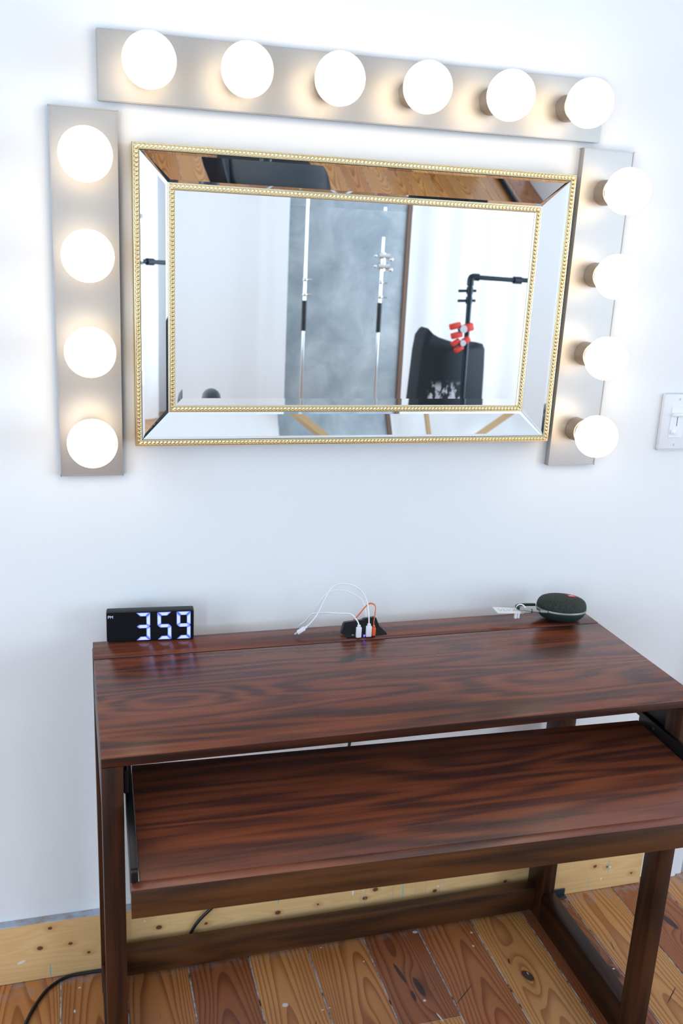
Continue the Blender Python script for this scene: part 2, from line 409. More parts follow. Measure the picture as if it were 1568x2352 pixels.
# baseboard, casing, door
bm = nb(); box(bm, XL, .8462, -.020, 0, .0005, .138, .0012, 1); struct('baseboard_back', bm, M['pine'])
bm = nb()
box(bm, .918, .950, -.019, 0, 0, 2.12, .003, 2); box(bm, .953, .972, -.012, .045, 0, 2.05, .002, 1); box(bm, .95, 1.85, -.019, 0, 2.05, 2.14, .003); box(bm, 1.762, 1.85, -.019, 0, 0, 2.05, .003)
struct('trim_1', bm, M['trim'])
bm = nb(); box(bm, .9725, 1.74, .05, .09, .022, 2.04); d1 = struct('door_1', bm, M['door'])
bm = nb(); cyl(bm, (1.66, .05, 1.0), (1.66, 0.0, 1.0), .011); ball(bm, (1.66, -.015, 1.0), .027); obj('door_handle', bm, M['screw'], d1)
bm = nb(); box(bm, .9725, 1.76, -.01, .12, 0.0005, .020, .003); struct('trim_2', bm, mat('grey_threshold', (.36, .36, .36), .6))
# black rubber strip at the foot of the baseboard
bm = nb(); box(bm, .560, .6370, -.0235, -.0205, .0005, .021, .0008, 1); box(bm, .560, .6385, -.034, -.0225, .0005, .004, .0015, 2)
tag(obj('rubber_strip', bm, M['tape']), 'short black rubber strip at foot of pine baseboard behind the desk\'s right rear leg', 'strip')

# ------------------------------------------------------------------ vanity light bars
BW, BT, BO, BR = .1067, .0155, .097, .0415
def light_bar(cx, cz, ang, n, length, vertical, label):
    """(cx, cz): start-centre; local frame: t along, s across"""
    t = empty('vanity_light', (cx, -.0005, cz), label, 'light fixture', 'bulb bars around the mirror')
    c, s = math.cos(ang), math.sin(ang)
    T = Matrix(((c, 0, -s), (0, 1, 0), (s, 0, c)))
    def W(a, y, b):    # a along bar, b across
        p = T @ (Vector((b, y, -a)) if vertical else Vector((a, y, b))); return p + Vector((cx, 0, cz))
    bm = nb(); vs = box(bm, 0, 1, -BT, -.0008, 0, 1)
    for v in vs:
        a = v.co.x * length; b = (v.co.z - .5) * BW; v.co = W(a, v.co.y, b)
    bmesh.ops.bevel(bm, geom=bm.edges[:], offset=.0012, segments=2, affect='EDGES')
    obj('back_plate', bm, M['nickel'] if not vertical else M['nickel_h'], t)
    for k in range(n):
        a = length / 2 + (k - (n - 1) / 2) * .1526; p = W(a, 0, 0)
        bm = nb()   # open cup with turned rim
        R = .0235
        lathe(bm, (p.x, 0, p.z), (0, -1, 0), [(R * .98, BT + .0002), (R, BT + .001), (R, .048), (R + .0012, .050), (R + .0012, .0515), (R - .0012, .0515), (R - .002, .050), (R - .003, BT + .006), (.001, BT + .006)], 44)
        so = obj('socket', bm, M['socket'], t)
        bm = nb(); lathe(bm, (p.x, 0, p.z), (0, -1, 0), [(.0145, BT + .0065), (.0145, .046), (.0185, .054)], 32)
        obj('bulb_neck', bm, M['socket_in'], so)
        bm = nb(); prof = [(.0185, .0545)]
        for q in range(1, 21):
            th = math.radians(27) + (math.pi - math.radians(27)) * q / 20.
            prof.append((max(BR * math.sin(th), .0002), BO - BR * math.cos(th)))
        lathe(bm, (p.x, 0, p.z), (0, -1, 0), prof, 40); obj('bulb', bm, M['bulb'], t, ang=60)
    return t
light_bar(-.4123, 1.7417, .0019, 6, .914, False, 'long horizontal brushed nickel light bar with six round white bulbs above the mirror')
light_bar(-.4353, 1.6755, -.0018, 4, .610, True, 'vertical brushed nickel light bar with four round bulbs left of the mirror')
light_bar(.5249, 1.6782, -.0049, 4, .610, True, 'vertical brushed nickel light bar with four round bulbs right of the mirror')

# ------------------------------------------------------------------ mirror
MX, MZ, MW, MH = .0426, 1.3763, .8077, .5042
D0, B1, IN, D1, B2 = .045, .0118, .0588, .0324, .0120
t = empty('wall_mirror', (MX, -.0005, MZ), 'wide wall mirror in beaded gold frame with slanting mirrored border, above the desk', 'mirror')
def rect_ring(bm, prof, hw0, hh0):
    """prof: list of (inset from the outline, depth); mitred ring"""
    rs = []
    for ins, d in prof:
        hw, hh = hw0 - ins, hh0 - ins
        rs.append([Vector((MX + a * hw, -d, MZ + b * hh)) for a, b in ((-1, -1), (1, -1), (1, 1), (-1, 1))])
    V = [[bm.verts.new(p) for p in r] for r in rs]
    for i in range(len(V)):
        A, B = V[i], V[(i + 1) % len(V)]
        for j in range(4): bm.faces.new((A[j], A[(j + 1) % 4], B[(j + 1) % 4], B[j]))
def beads(bm, hw, hh, depth, pitch, r):
    bm2 = nb(); bmesh.ops.create_uvsphere(bm2, u_segments=8, v_segments=6, radius=1.)
    base = [v.co.copy() for v in bm2.verts]; faces = [[v.index for v in f.verts] for f in bm2.faces]; bm2.free()
    for side in range(4):
        L = hw if side % 2 == 0 else hh; n = int(2 * L / pitch)
        for k in range(n):
            a = -L + (k + .5) * 2 * L / n
            px, pz, ax, az = [(a, -hh, 1, 0), (hw, a, 0, 1), (-a, hh, -1, 0), (-hw, -a, 0, -1)][side]
            vs = []
            for q in base:
                # slanted elongated bead
                al, ac = q.x * r * .82 + q.z * r * .45, q.z * r * 1.05
                x = px + ax * al - az * ac; z = pz + az * al + ax * ac
                vs.append(bm.verts.new((MX + x, -depth + q.y * r * .9, MZ + z)))
            for f in faces: bm.faces.new([vs[i] for i in f])
hw, hh = MW / 2, MH / 2
bm = nb()
rect_ring(bm, [(0, .001), (0, D0 - .003), (.0008, D0 - .001), (.0026, D0 - .0005), (.0032, D0 - .0025), (B1 - .0032, D0 - .0025), (B1 - .0026, D0 - .0008), (B1 - .0008, D0 - .0012), (B1, D0 - .003), (B1, .001)], hw, hh)
beads(bm, hw - B1 * .5, hh - B1 * .5, D0 - .0022, .0069, .0030)
obj('frame', bm, M['gold'], t, ang=30)
bm = nb()
i0 = IN
rect_ring(bm, [(i0, .004), (i0, D1 - .001), (i0 + .0008, D1 + .0012), (i0 + .0026, D1 + .0014), (i0 + .0032, D1 - .0002), (i0 + B2 - .0032, D1 - .0002), (i0 + B2 - .0026, D1 + .0014), (i0 + B2 - .0008, D1 + .001), (i0 + B2, D1 - .001), (i0 + B2, .004)], hw, hh)
beads(bm, hw - i0 - B2 * .5, hh - i0 - B2 * .5, D1 + .0002, .0069, .0030)
obj('inner_frame', bm, M['gold'], t, ang=30)
# four bevelled mirror panels
slope = (D0 - D1) / (IN - B1)
def panel(side):
    i_0, i_1 = B1 + .0002, IN - .0002
    def P(a, b, ins):   # corner on the sloping plane; a, b in -1..1
        return None
    # the panel outline in (u, ins): u along the side, ins across
    L = hw if side in ('top', 'bottom') else hh
    e = .0042; th = .00035
    def pt(u, ins, drop=0.):
        d = (D0 - .0022) - slope * (ins - B1) - drop
        if side == 'top': return Vector((MX + u, -d, MZ + hh - ins))
        if side == 'bottom': return Vector((MX + u, -d, MZ - hh + ins))
        if side == 'left': return Vector((MX - hw + ins, -d, MZ + u))
        return Vector((MX + hw - ins, -d, MZ + u))
    bm = nb(); g = .0003
    outer = [(-(L - i_0) + g, i_0), (L - i_0 - g, i_0), (L - i_1 - g, i_1), (-(L - i_1) + g, i_1)]
    k = e * 2.4
    inner = [(-(L - i_0) + k, i_0 + e), (L - i_0 - k, i_0 + e), (L - i_1 - k * .42, i_1 - e), (-(L - i_1) + k * .42, i_1 - e)]
    A = [bm.verts.new(pt(u, i, -th)) for u, i in outer]; B = [bm.verts.new(pt(u, i)) for u, i in inner]; C = [bm.verts.new(pt(u, i, .003)) for u, i in outer]
    bm.faces.new(B)
    for j in range(4):
        bm.faces.new((A[j], A[(j + 1) % 4], B[(j + 1) % 4], B[j])); bm.faces.new((C[j], C[(j + 1) % 4], A[(j + 1) % 4], A[j]))
    bm.faces.new(C[::-1])
    return bm
for sd in ('top', 'bottom', 'left', 'right'): obj('mirror_panel', panel(sd), M['mirror'], t, smooth=False)
# centre glass with a wide bevel
bm = nb(); gi = IN + B2; gd = .0286; bw = .0125
def gp(ins, d): return [bm.verts.new((MX + a * (hw - ins), -d, MZ + b * (hh - ins))) for a, b in ((-1, -1), (1, -1), (1, 1), (-1, 1))]
A, B, Cc = gp(gi - .0, gd + .00026), gp(gi + bw, gd), gp(gi, gd - .004)
bm.faces.new(B); bm.faces.new(Cc[::-1])
for j in range(4):
    bm.faces.new((A[j], A[(j + 1) % 4], B[(j + 1) % 4], B[j])); bm.faces.new((Cc[j], Cc[(j + 1) % 4], A[(j + 1) % 4], A[j]))
obj('mirror_glass', bm, M['mirror'], t, smooth=False)
bm = nb(); box(bm, MX - hw + .014, MX + hw - .014, -.0225, -.001, MZ - hh + .014, MZ + hh - .014); obj('backing_board', bm, M['black'], t)

# ------------------------------------------------------------------ desk
DX0, DX1, DYB, DYS, DYF, DZ, DT = -.4445, .5633, -.0502, -.1270, -.4637, .7588, .0165
t = empty('writing_desk', (.06, -.25, 0), 'dark walnut stained wooden desk with pulled out keyboard tray below the mirror', 'desk')
bm = nb(); box(bm, DX0, DX1, DYF, DYS - .0008, DZ - DT, DZ, .0022, 3); edged(obj('desktop', bm, [M['desk_top'], M['edge']], t))
bm = nb(); box(bm, DX0, DX1, DYS + .0008, DYB, DZ - DT, DZ, .0012, 2); edged(obj('rear_plank', bm, [M['desk_back'], M['edge']], t))
LW = .0315
def leg(x0, y0, y1, z1=DZ - DT - .0003):
    bm = nb(); box(bm, x0, x0 + LW, y0, y1, 0.0005, z1, .0015, 2); return obj('leg', bm, M['deskZ'], t)
leg(DX0, DYF + .0008, DYF + .044); leg(DX1 - LW, DYF + .0008, DYF + .044)
leg(DX0 - .001, -.088, -.0505 + .012); leg(DX1 - LW, -.092, -.024)
for sx in (DX0, DX1 - .020):
    bm = nb(); box(bm, sx, sx + .020, DYF + .0445, -.0925, .655, DZ - DT - .0003, .001, 1); obj('side_rail', bm, M['deskY'], t)
for sx in (DX0, DX1 - LW):
    bm = nb(); box(bm, sx, sx + LW, DYF + .0445, -.0925, .0006, .076, .0015, 2); obj('floor_runner', bm, M['deskY'], t)
bm = nb(); box(bm, DX0 + LW + .0003, DX1 - LW - .0003, -.066, -.040, .014, .0735, .0015, 2); obj('stretcher', bm, M['deskX'], t)
bm = nb(); box(bm, -.03, .02, -.3, -.12, .735, DZ - DT - .0003, .001); obj('underside_cleat', bm, M['deskX'], t)
# tray, slightly askew
a = -.028; F = Vector((-.4147, -.6335, 0)); TR = Matrix.Translation(F) @ Matrix.Rotation(a, 4, 'Z'); TW = .944; ZT = .660
def tbox(bm, *q, **k): box(bm, *q, mtx=TR, **k)
tr = None
bm = nb(); tbox(bm, .0125, TW - .0125, .0194, .308, ZT - .018, ZT - .0001, bev=.0003, seg=1)
bmesh.ops.recalc_face_normals(bm, faces=bm.faces[:])
tray = obj('keyboard_tray', bm, M['tray'], t)
bm = nb(); tbox(bm, .0005, TW, .0008, .0192, ZT - .0440, ZT, bev=.0009, seg=2); edged2(obj('tray_front', bm, [M['tray'], M['deskX']], tray))
for sx in (0., TW - .0112):
    bm = nb()
    tbox(bm, sx, sx + .0108, .021, .308, ZT - .022, ZT + .020, bev=.0015, seg=2)
    tbox(bm, sx + .001, sx + .0098, .0145, .0215, ZT + .001, ZT + .018, bev=.001, seg=1)
    box(bm, *( (-.4118, -.4050) if sx == 0 else (.5330, .5425)), -.44, -.10, ZT + .0215, ZT + .062, .0015, 1)
    sl = obj('drawer_slide', bm, M['metalblack'], t)
    for yy in (.05, .16, .26):
        bm = nb(); ox = sx + (.0108 if sx == 0 else 0.); dx = .0006 if sx == 0 else -.0006
        cyl(bm, TR @ Vector((ox, yy, ZT + .009)), TR @ Vector((ox + dx, yy, ZT + .009)), .003, seg=12); obj('screw', bm, M['screw'], sl)

# ------------------------------------------------------------------ clock  (local frame, then turned)
CW, CH, CD = .1585, .0595, .022
CT = Vector((-.3405, -.0635, DZ)); ca = math.atan2(-.011, .157)
t = empty('digital_clock', CT, 'black digital clock with glowing white digits reading 3 59 on the desk', 'clock', rz=ca)
bm = nb(); box(bm, -CW / 2, CW / 2, 0, CD, 0.0004, CH, .0028, 3); obj('case', bm, M['blackedge'], t, local=True)
bm = nb()
pts = []
for (cx_, cz_, a0) in ((CW / 2 - .004, .0045, -90), (CW / 2 - .004, CH - .004, 0), (-CW / 2 + .004, CH - .004, 90), (-CW / 2 + .004, .0045, 180)):
    for q in range(6):
        an = math.radians(a0 + 90 * q / 5); pts.append((cx_ + .0034 * math.cos(an), cz_ + .0034 * math.sin(an)))
rings(bm, [[Vector((x, -.0006, z)) for x, z in pts], [Vector((x, .0006, z)) for x, z in pts]]); obj('display', bm, M['black'], t, local=True)
def seg_polys(w, h, tk, g=.0007):
    """seven segments inside w x h with mitred ends"""
    m_ = h / 2; k = tk
    a_ = [(g, h), (w - g, h), (w - k - g, h - k), (k + g, h - k)]
    d_ = [(k + g, k), (w - k - g, k), (w - g, 0), (g, 0)]
    q = k / 2
    g_ = [(g * 2, m_), (k * .8, m_ + q), (w - k * .8, m_ + q), (w - g * 2, m_), (w - k * .8, m_ - q), (k * .8, m_ - q)]
    f_ = [(0, h - g), (k, h - k - g), (k, m_ + q + g * 1.2), (k * .35, m_ + g), (0, m_ + g * 2.5)]
    e_ = [(0, m_ - g * 2.5), (k * .35, m_ - g), (k, m_ - q - g * 1.2), (k, k + g), (0, g)]
    mir = lambda P: [(w - x, z) for x, z in P][::-1]
    return dict(a=a_, d=d_, g=g_, f=f_, e=e_, b=mir(f_), c=mir(e_))
def inset(P, f):
    cx_ = sum(p[0] for p in P) / len(P); cz_ = sum(p[1] for p in P) / len(P)
    return [(cx_ + (x - cx_) * f, cz_ + (z - cz_) * f) for x, z in P]
for ch, u0, segs in (('3', .335, 'abgcd'), ('5', .578, 'afgcd'), ('9', .800, 'abfgcd')):
    w, h = .162 * CW, .915 * CH; sp = seg_polys(w, h, .0070); bm = nb(); bm2 = nb()
    x0 = -CW / 2 + u0 * CW; z0 = .045 * CH
    for s_ in segs:
        P = sp[s_]
        rings(bm, [[Vector((x0 + x, -.0007, z0 + z)) for x, z in P], [Vector((x0 + x, -.0010, z0 + z)) for x, z in P]])
        P = inset(P, .72)
        rings(bm2, [[Vector((x0 + x, -.0010, z0 + z)) for x, z in P], [Vector((x0 + x, -.0012, z0 + z)) for x, z in P]])
    dg_ = obj('digit', bm, M['digit'], t, local=True, smooth=False); obj('digit_core', bm2, M['digit_core'], dg_, local=True, smooth=False)
bm = text_mesh('PM', .0078, .0001, Matrix.Translation((-CW / 2 + .0075, -.0009, CH - .0095)) @ Matrix.Rotation(math.radians(90), 4, 'X') @ Matrix.Shear('XY', 4, (.25, 0)))
obj('pm_indicator', bm, M['digit_core'], t, local=True, smooth=False)

# ------------------------------------------------------------------ charging hub
HZ = DZ + .0004
t = empty('charging_hub', (.06, -.10, HZ), 'black flip up charging hub at the back of the desk holding three plugs', 'charger')
bm = nb()
# leaning lid: front outline (x, y, z) and a copy set back
front = [(.0185, -.104, HZ + .004), (.0265, -.112, HZ + .0002), (.0985, -.109, HZ + .0002), (.0925, -.085, HZ + .0245), (.0905, -.083, HZ + .0262), (.0690, -.084, HZ + .0250), (.0640, -.0855, HZ + .0226), (.0285, -.0875, HZ + .0212), (.0250, -.090, HZ + .0190), (.0180, -.1015, HZ + .0075)]
back = [(x, y + .010, max(z - .002, HZ + .0002)) for x, y, z in front]
rings(bm, [[Vector(p) for p in front], [Vector(p) for p in back]]); obj('lid', bm, M['black'], t, ang=20)
bm = nb()
w_ = [(.082, -.113, HZ), (.1070, -.110, HZ), (.1070, -.112, HZ + .003), (.0960, -.098, HZ + .012), (.084, -.098, HZ + .012)]
rings(bm, [[Vector(p) for p in [(.082, -.1125, HZ + .0002), (.107, -.111, HZ + .0002), (.1065, -.1085, HZ + .0030), (.0965, -.0985, HZ + .0115), (.082, -.0985, HZ + .0115)]],
           [Vector(p) for p in [(.082, -.075, HZ + .0002), (.107, -.075, HZ + .0002), (.1065, -.076, HZ + .0030), (.0965, -.082, HZ + .0115), (.082, -.082, HZ + .0115)]]])
obj('base', bm, M['black'], t)
bm = nb(); box(bm, .0245, .082, -.1155, -.1122, HZ + .0002, HZ + .0022, .0006, 1); obj('front_lip', bm, M['black'], t)
bm = nb(); box(bm, .0575, .0605, -.1162, -.1156, HZ + .0010, HZ + .0034, 0); obj('indicator', bm, M['blueled'], t)
bm = nb(); ball(bm, (.059, -.1163, HZ + .0042), .0016, 12, 8); obj('indicator', bm, M['blueled'], t)
bm = text_mesh('5V', .0042, .0001, Matrix.Translation((.0375, -.1118, HZ + .0042)) @ Matrix.Rotation(math.radians(60), 4, 'X')); obj('lettering', bm, M['tagtext'], t, smooth=False)

def cable(name, label, group, m, plug, path, r, flat=None, end=None):
    t = empty(name, plug[0], label, 'cable', group)
    (px, py, pz), w, dpt, hgt, mm = plug
    bm = nb(); box(bm, px - w / 2, px + w / 2, py - dpt / 2, py + dpt / 2, pz, pz + hgt, .0009, 2)
    box(bm, px - w * .30, px + w * .30, py - dpt * .36, py + dpt * .36, pz + hgt - .0005, pz + hgt + .0048, .0008, 2)
    obj('plug', bm, mm, t)
    bm = nb(); tube(bm, path, r, 10, flat=flat, n=8); obj('wire', bm, m, t, ang=60)
    if end:
        a_, b_ = Vector(end[0]), Vector(end[1]); d = (b_ - a_); L = d.length; q = d.to_track_quat('X', 'Z').to_matrix().to_4x4(); T_ = Matrix.Translation(a_) @ q
        bm = nb(); box(bm, -.005, .002, -.0023, .0023, -.0018, .0018, .0008, 2, T_); box(bm, .0005, L * .72, -.0050, .0050, -.0030, .0030, .0011, 2, T_); cn = obj('connector', bm, mm, t)
        bm = nb(); box(bm, L * .72, L, -.0032, .0032, -.0011, .0011, .0004, 1, T_); obj('connector_tip', bm, M['usbgrey'], cn)
    return t
pz = HZ + .0024
A = [(.0665, -.1185, pz + .027), (.0664, -.114, .806), (.0655, -.102, .8268), (.0553, -.099, .8460), (.0385, -.098, .8590), (.0215, -.098, .8642), (.0045, -.098, .8634), (-.0082, -.098, .8536), (-.0160, -.099, .8393), (-.0244, -.100, .8217), (-.0335, -.101, .8040), (-.0455, -.1005, .7885), (-.0530, -.099, .7815)]
cable('charging_cable', 'white charging cable looping highest and ending in a small plug lying over the desk', 'cables in the hub', M['usbwhite'],
      ((.0668, -.1185, pz), .0105, .0062, .0215, M['usbwhite']), A, .0013, end=((-.0545, -.0985, .7795), (-.0735, -.0945, .7655)))
B = [(.0462, -.1190, pz + .025), (.0440, -.113, .7935), (.0345, -.100, .8025), (.0137, -.097, .8040), (-.0110, -.090, .8045), (-.0225, -.082, .8010), (-.0330, -.065, .7920), (-.0425, -.050, .7715), (-.0500, -.040, .7600), (-.0540, -.034, .745), (-.055, -.030, .70)]
cable('charging_cable', 'white charging cable arching low to the left and dropping behind the desk', 'cables in the hub', M['usbwhite'],
      ((.0465, -.1190, pz), .0100, .0064, .0205, M['usbwhite']), B, .0013)
Ol = [(.0772, -.1160, pz + .020), (.0790, -.110, .7890), (.0838, -.1005, .8030), (.0843, -.0985, .8145), (.0790, -.097, .8195), (.0722, -.0955, .8195), (.0650, -.092, .8110), (.0590, -.085, .7975), (.0545, -.076, .7850), (.0490, -.0660, .7720), (.0450, -.060, .7640)]
cable('charging_cable', 'short flat orange charging cable looped over the top of the hub', 'cables in the hub', M['orange'],
      ((.0777, -.1160, pz), .0072, .0058, .0165, M['orange']), Ol, .001, flat=(.0024, .0009, (.3, 1, .3)))
bm = nb(); tube(bm, [(.0745, -.072, HZ + .0005), (.0790, -.060, .7850), (.0740, -.05, .8050), (.0640, -.049, .8165), (.0430, -.048, .8285), (.0295, -.047, .8320), (.0115, -.046, .8310), (-.0020, -.044, .8225), (-.0110, -.042, .8090), (-.0205, -.040, .7910), (-.0300, -.038, .7700), (-.034, -.034, .745)], .0011, 8, n=8)
tag(obj('thin_cable', bm, M['usbwhite']), 'thin pinkish white wire arching behind the thicker white cable near the wall', 'cable')
bm = nb(); tube(bm, [(-.0035, -.020, .7760), (-.0020, -.020, .765), (-.0005, -.021, .750), (0, -.022, .72)], .0010, 8, n=4)
tag(obj('cable_end', bm, M['usbwhite']), 'short upright white wire end poking up between desk and wall', 'cable')

# ------------------------------------------------------------------ speaker lying on its back, carabiner to the left
SC = Vector((.4925, -.0925, DZ + .0250))
t = empty('portable_speaker', (SC.x, SC.y, DZ), 'round dark green portable speaker with carabiner handle at the right end of the desk', 'speaker')
tilt = Matrix.Rotation(math.radians(-4), 4, 'X') @ Matrix.Rotation(math.radians(3), 4, 'Y')
def sring(r, z, rx=1., ry=.86, n=56): return [SC + (tilt @ Vector((r * rx * math.cos(2 * math.pi * k / n), r * ry * math.sin(2 * math.pi * k / n), z))) for k in range(n)]
R0 = .0525
bm = nb(); rings(bm, [sring(R0 * f, z) for f, z in [(.99, .0008), (1.0, .004), (.985, .009), (.94, .0145), (.86, .0185), (.72, .0215), (.5, .0236), (.25, .0246), (.05, .0249)]]); obj('grille', bm, M['cloth'], t, ang=60)
bm = nb(); rings(bm, [sring(R0 * f, z) for f, z in [(.42, -.0240), (.60, -.0232), (.80, -.0190), (.93, -.0125), (.995, -.0050), (1.0, -.0032)]]); obj('base', bm, M['green'], t, ang=60)
bm = nb(); rings(bm, [sring(R0 * f, z) for f, z in [(.97, -.0032), (1.012, -.0028), (1.02, -.001), (1.012, .0008), (.97, .0010)]]); obj('band', bm, M['greymetal'], t, ang=60)
# carabiner loop
bm = nb()
L = [(-.050, .020, 0), (-.066, .021, 0), (-.083, .0195, 0), (-.0945, .014, 0), (-.099, .004, 0), (-.097, -.006, 0), (-.088, -.0145, 0), (-.074, -.0195, -.0005), (-.058, -.0225, -.001), (-.046, -.026, -.001)]
LL = [SC + tilt @ Vector(p) for p in L]
tube(bm, LL[:6], .0030, 12, n=8); cb = obj('carabiner', bm, M['green'], t, ang=60)
bm = nb(); tube(bm, LL[5:], .0029, 12, n=8, flat=(.0026, .0034, (0, 0, 1))); obj('gate', bm, M['greymetal'], cb, ang=60)
for q in (.078, .063):
    bm = nb(); p = SC + tilt @ Vector((-q, -.0190 - (.078 - q) * .2, -.0006)); cyl(bm, p - Vector((.0006, 0, 0)), p + Vector((.0006, 0, 0)), .0040, seg=14); obj('rivet', bm, M['green'], cb)
# badge
Bm = Matrix.Translation(SC + tilt @ Vector((.0200, -.0005, .0243))) @ tilt @ Matrix.Rotation(math.radians(-8), 4, 'Z') @ Matrix.Rotation(math.radians(3), 4, 'Y')
bm = nb(); box(bm, -.0088, .0088, -.0068, .0068, -.0012, .0006, .0018, 3, Bm); bd = obj('badge', bm, M['red'], t)
bm = text_mesh('JBL', .0078, .0002, Bm @ Matrix.Translation((0, 0, .0009))); obj('badge_lettering', bm, M['white'], bd, smooth=False)
# price-tag like plastic tag clipped on the carabiner
t = empty('luggage_tag', (.372, -.094, .79), 'white lettered plastic tag hooked on the speaker\'s carabiner', 'tag')
bm = nb(); TQ = [(.3452, -.0745, .7868), (.3452, -.1027, .7850), (.3917, -.1103, .7850), (.3985, -.0865, .7860)]
rings(bm, [[Vector(p) for p in TQ], [Vector(p) + Vector((0, .0004, -.0013)) for p in TQ]]); obj('plate', bm, M['tagm'], t, smooth=False)
u_ = (Vector(TQ[2]) - Vector(TQ[1])).normalized(); v_ = (Vector(TQ[3]) - Vector(TQ[2])); v_ = (v_ - u_ * v_.dot(u_)).normalized(); n_ = u_.cross(v_)
ctr = (Vector(TQ[0]) + Vector(TQ[1]) + Vector(TQ[2]) + Vector(TQ[3])) / 4 + n_ * .0004
TM = Matrix.Translation(ctr) @ Matrix((( u_.x, v_.x, n_.x, 0), (u_.y, v_.y, n_.y, 0), (u_.z, v_.z, n_.z, 0), (0, 0, 0, 1)))
obj('lettering', text_mesh('VLVA', .0165, .0001, TM), M['tagtext'], t, smooth=False)
bm = nb(); Rg = [(.4055 + .0075 * math.cos(a_), -.0940 - .006 * math.cos(a_), .7870 + .0095 * math.sin(a_)) for a_ in [math.radians(q) for q in range(-150, 211, 30)]]
Rg = [(x - .006, y, z) for x, y, z in Rg]
tube(bm, Rg, .001, 10, n=4, flat=(.0026, .0011, (.5, .85, 0)), closed=True); obj('ring', bm, M['white'], t, ang=60)
bm = nb(); box(bm, .3820, .3875, -.1045, -.0995, .7705, .7832, .001, 2); box(bm, .3882, .3925, -.1055, -.1010, .7712, .7832, .001, 2); obj('clip', bm, M['usbwhite'], t)

# ------------------------------------------------------------------ light switch
t = empty('light_switch', (.79, -.001, 1.154), 'white wall switch plate with paddles and dimmer slider beside the right light bar', 'switch')
SX0, SX1, SZ0, SZ1 = .7285, .8450, 1.0935, 1.2155
bm = nb(); box(bm, SX0, SX1, -.0065, -.0007, SZ0, SZ1, .0052, 3); obj('cover_plate', bm, M['switch'], t)
for k, cx_ in enumerate((.7672, .8133)):
    bm = nb(); box(bm, cx_ - .0165, cx_ + .0165, -.0078, -.0062, 1.1210, 1.1880, .0006, 1); pd = obj('dimmer', bm, M['switch'], t)
    bm = nb(); box(bm, cx_ - .0165 + .0018, cx_ + .0165 - .0018, -.0128, -.0076, 1.1672, 1.1742, .0012, 2); obj('slider', bm, M['switch'], pd)
    bm = nb(); box(bm, cx_ - .0006, cx_ + .0006, -.0081, -.0077, 1.1460, 1.1668); obj('slot', bm, M['slot'], pd)
    bm = nb(); box(bm, cx_ - .0130, cx_ - .0010, -.0104, -.0076, 1.1285, 1.1385, .001, 2); obj('button', bm, M['switch'], pd)
    for zz in (1.2035, 1.1060):
        bm = nb(); cyl(bm, (cx_, -.0062, zz), (cx_, -.0074, zz), .0030, .0026, 16); sc_ = obj('screw', bm, M['switch'], t)
        bm = nb(); box(bm, cx_ - .0004, cx_ + .0004, -.0076, -.0073, zz - .0024, zz + .0024); obj('screw_slot', bm, M['slot'], sc_)

# power cord behind desk and along the floor
bm = nb(); tube(bm, [(.078, -.030, .735), (.0745, -.015, .62), (.0740, -.013, .46), (.03, -.028, .33), (-.10, -.030, .22), (-.2330, -.0245, .100), (-.2720, -.0245, .041), (-.325, -.027, .006), (-.40, -.0285, .0046), (-.4640, -.0265, .0042), (-.5120, -.0285, .0042), (-.5420, -.045, .0042), (-.5620, -.068, .0042), (-.5860, -.118, .0042), (-.600, -.18, .0042), (-.603, -.30, .0042)], .0033, 12, n=8)
tag(obj('power_cord', bm, M['cord']), 'black power cord hanging behind the desk and curling over the floor at bottom left', 'cord')

# ------------------------------------------------------------------ studio behind the camera (seen in the mirror)
BK = 'seen reflected in the mirror'
t = empty('photo_backdrop', (1.5, -5.2, 0), 'tall mottled grey canvas backdrop panel with brown wooden edge, reflected in mirror', 'backdrop')
bm = nb(); box(bm, .98, 1.965, -5.22, -5.19, .02, 3.3); obj('canvas', bm, M['canvas'], t)
bm = nb(); box(bm, 1.967, 1.995, -5.23, -5.17, .0005, 3.31); obj('edge_strip', bm, M['edgewood'], t)
def drape(name, x0, x1, y, z1, label, amp=.03, per=.22, seed=0):
    bm = nb(); n = 90; r_ = random.Random(seed); ph = [r_.random() * 6 for _ in range(3)]
    def yy(x): return y + amp * .5 * math.sin(x * 6.28 / per + ph[0]) * .6 + amp * .3 * math.sin(x * 6.28 / per * .37 + ph[1])
    F = [(x0 + (x1 - x0) * k / n) for k in range(n + 1)]
    V = [[bm.verts.new((x, yy(x) + d, z)) for x in F] for d in (0, -.004) for z in (.003, z1)]
    a, b, c, d = V
    for i in range(n):
        bm.faces.new((a[i], a[i + 1], b[i + 1], b[i])); bm.faces.new((c[i + 1], c[i], d[i], d[i + 1])); bm.faces.new((b[i], b[i + 1], d[i + 1], d[i])); bm.faces.new((a[i + 1], a[i], c[i], c[i + 1]))
    for i in (0, n): bm.faces.new((a[i], b[i], d[i], c[i]))
    return tag(obj(name, bm, M['drape'], ang=80), label, 'cloth')
drape('cloth_drape', -.85, 1.045, -5.05, 3.3, 'white cloth drape left of the grey backdrop in the mirror', seed=1, per=.5, amp=.02)
drape('cloth_drape', 2.00, 3.3, -5.16, 3.3, 'white pleated cloth drape right of the grey backdrop in the mirror', seed=2, per=.26)
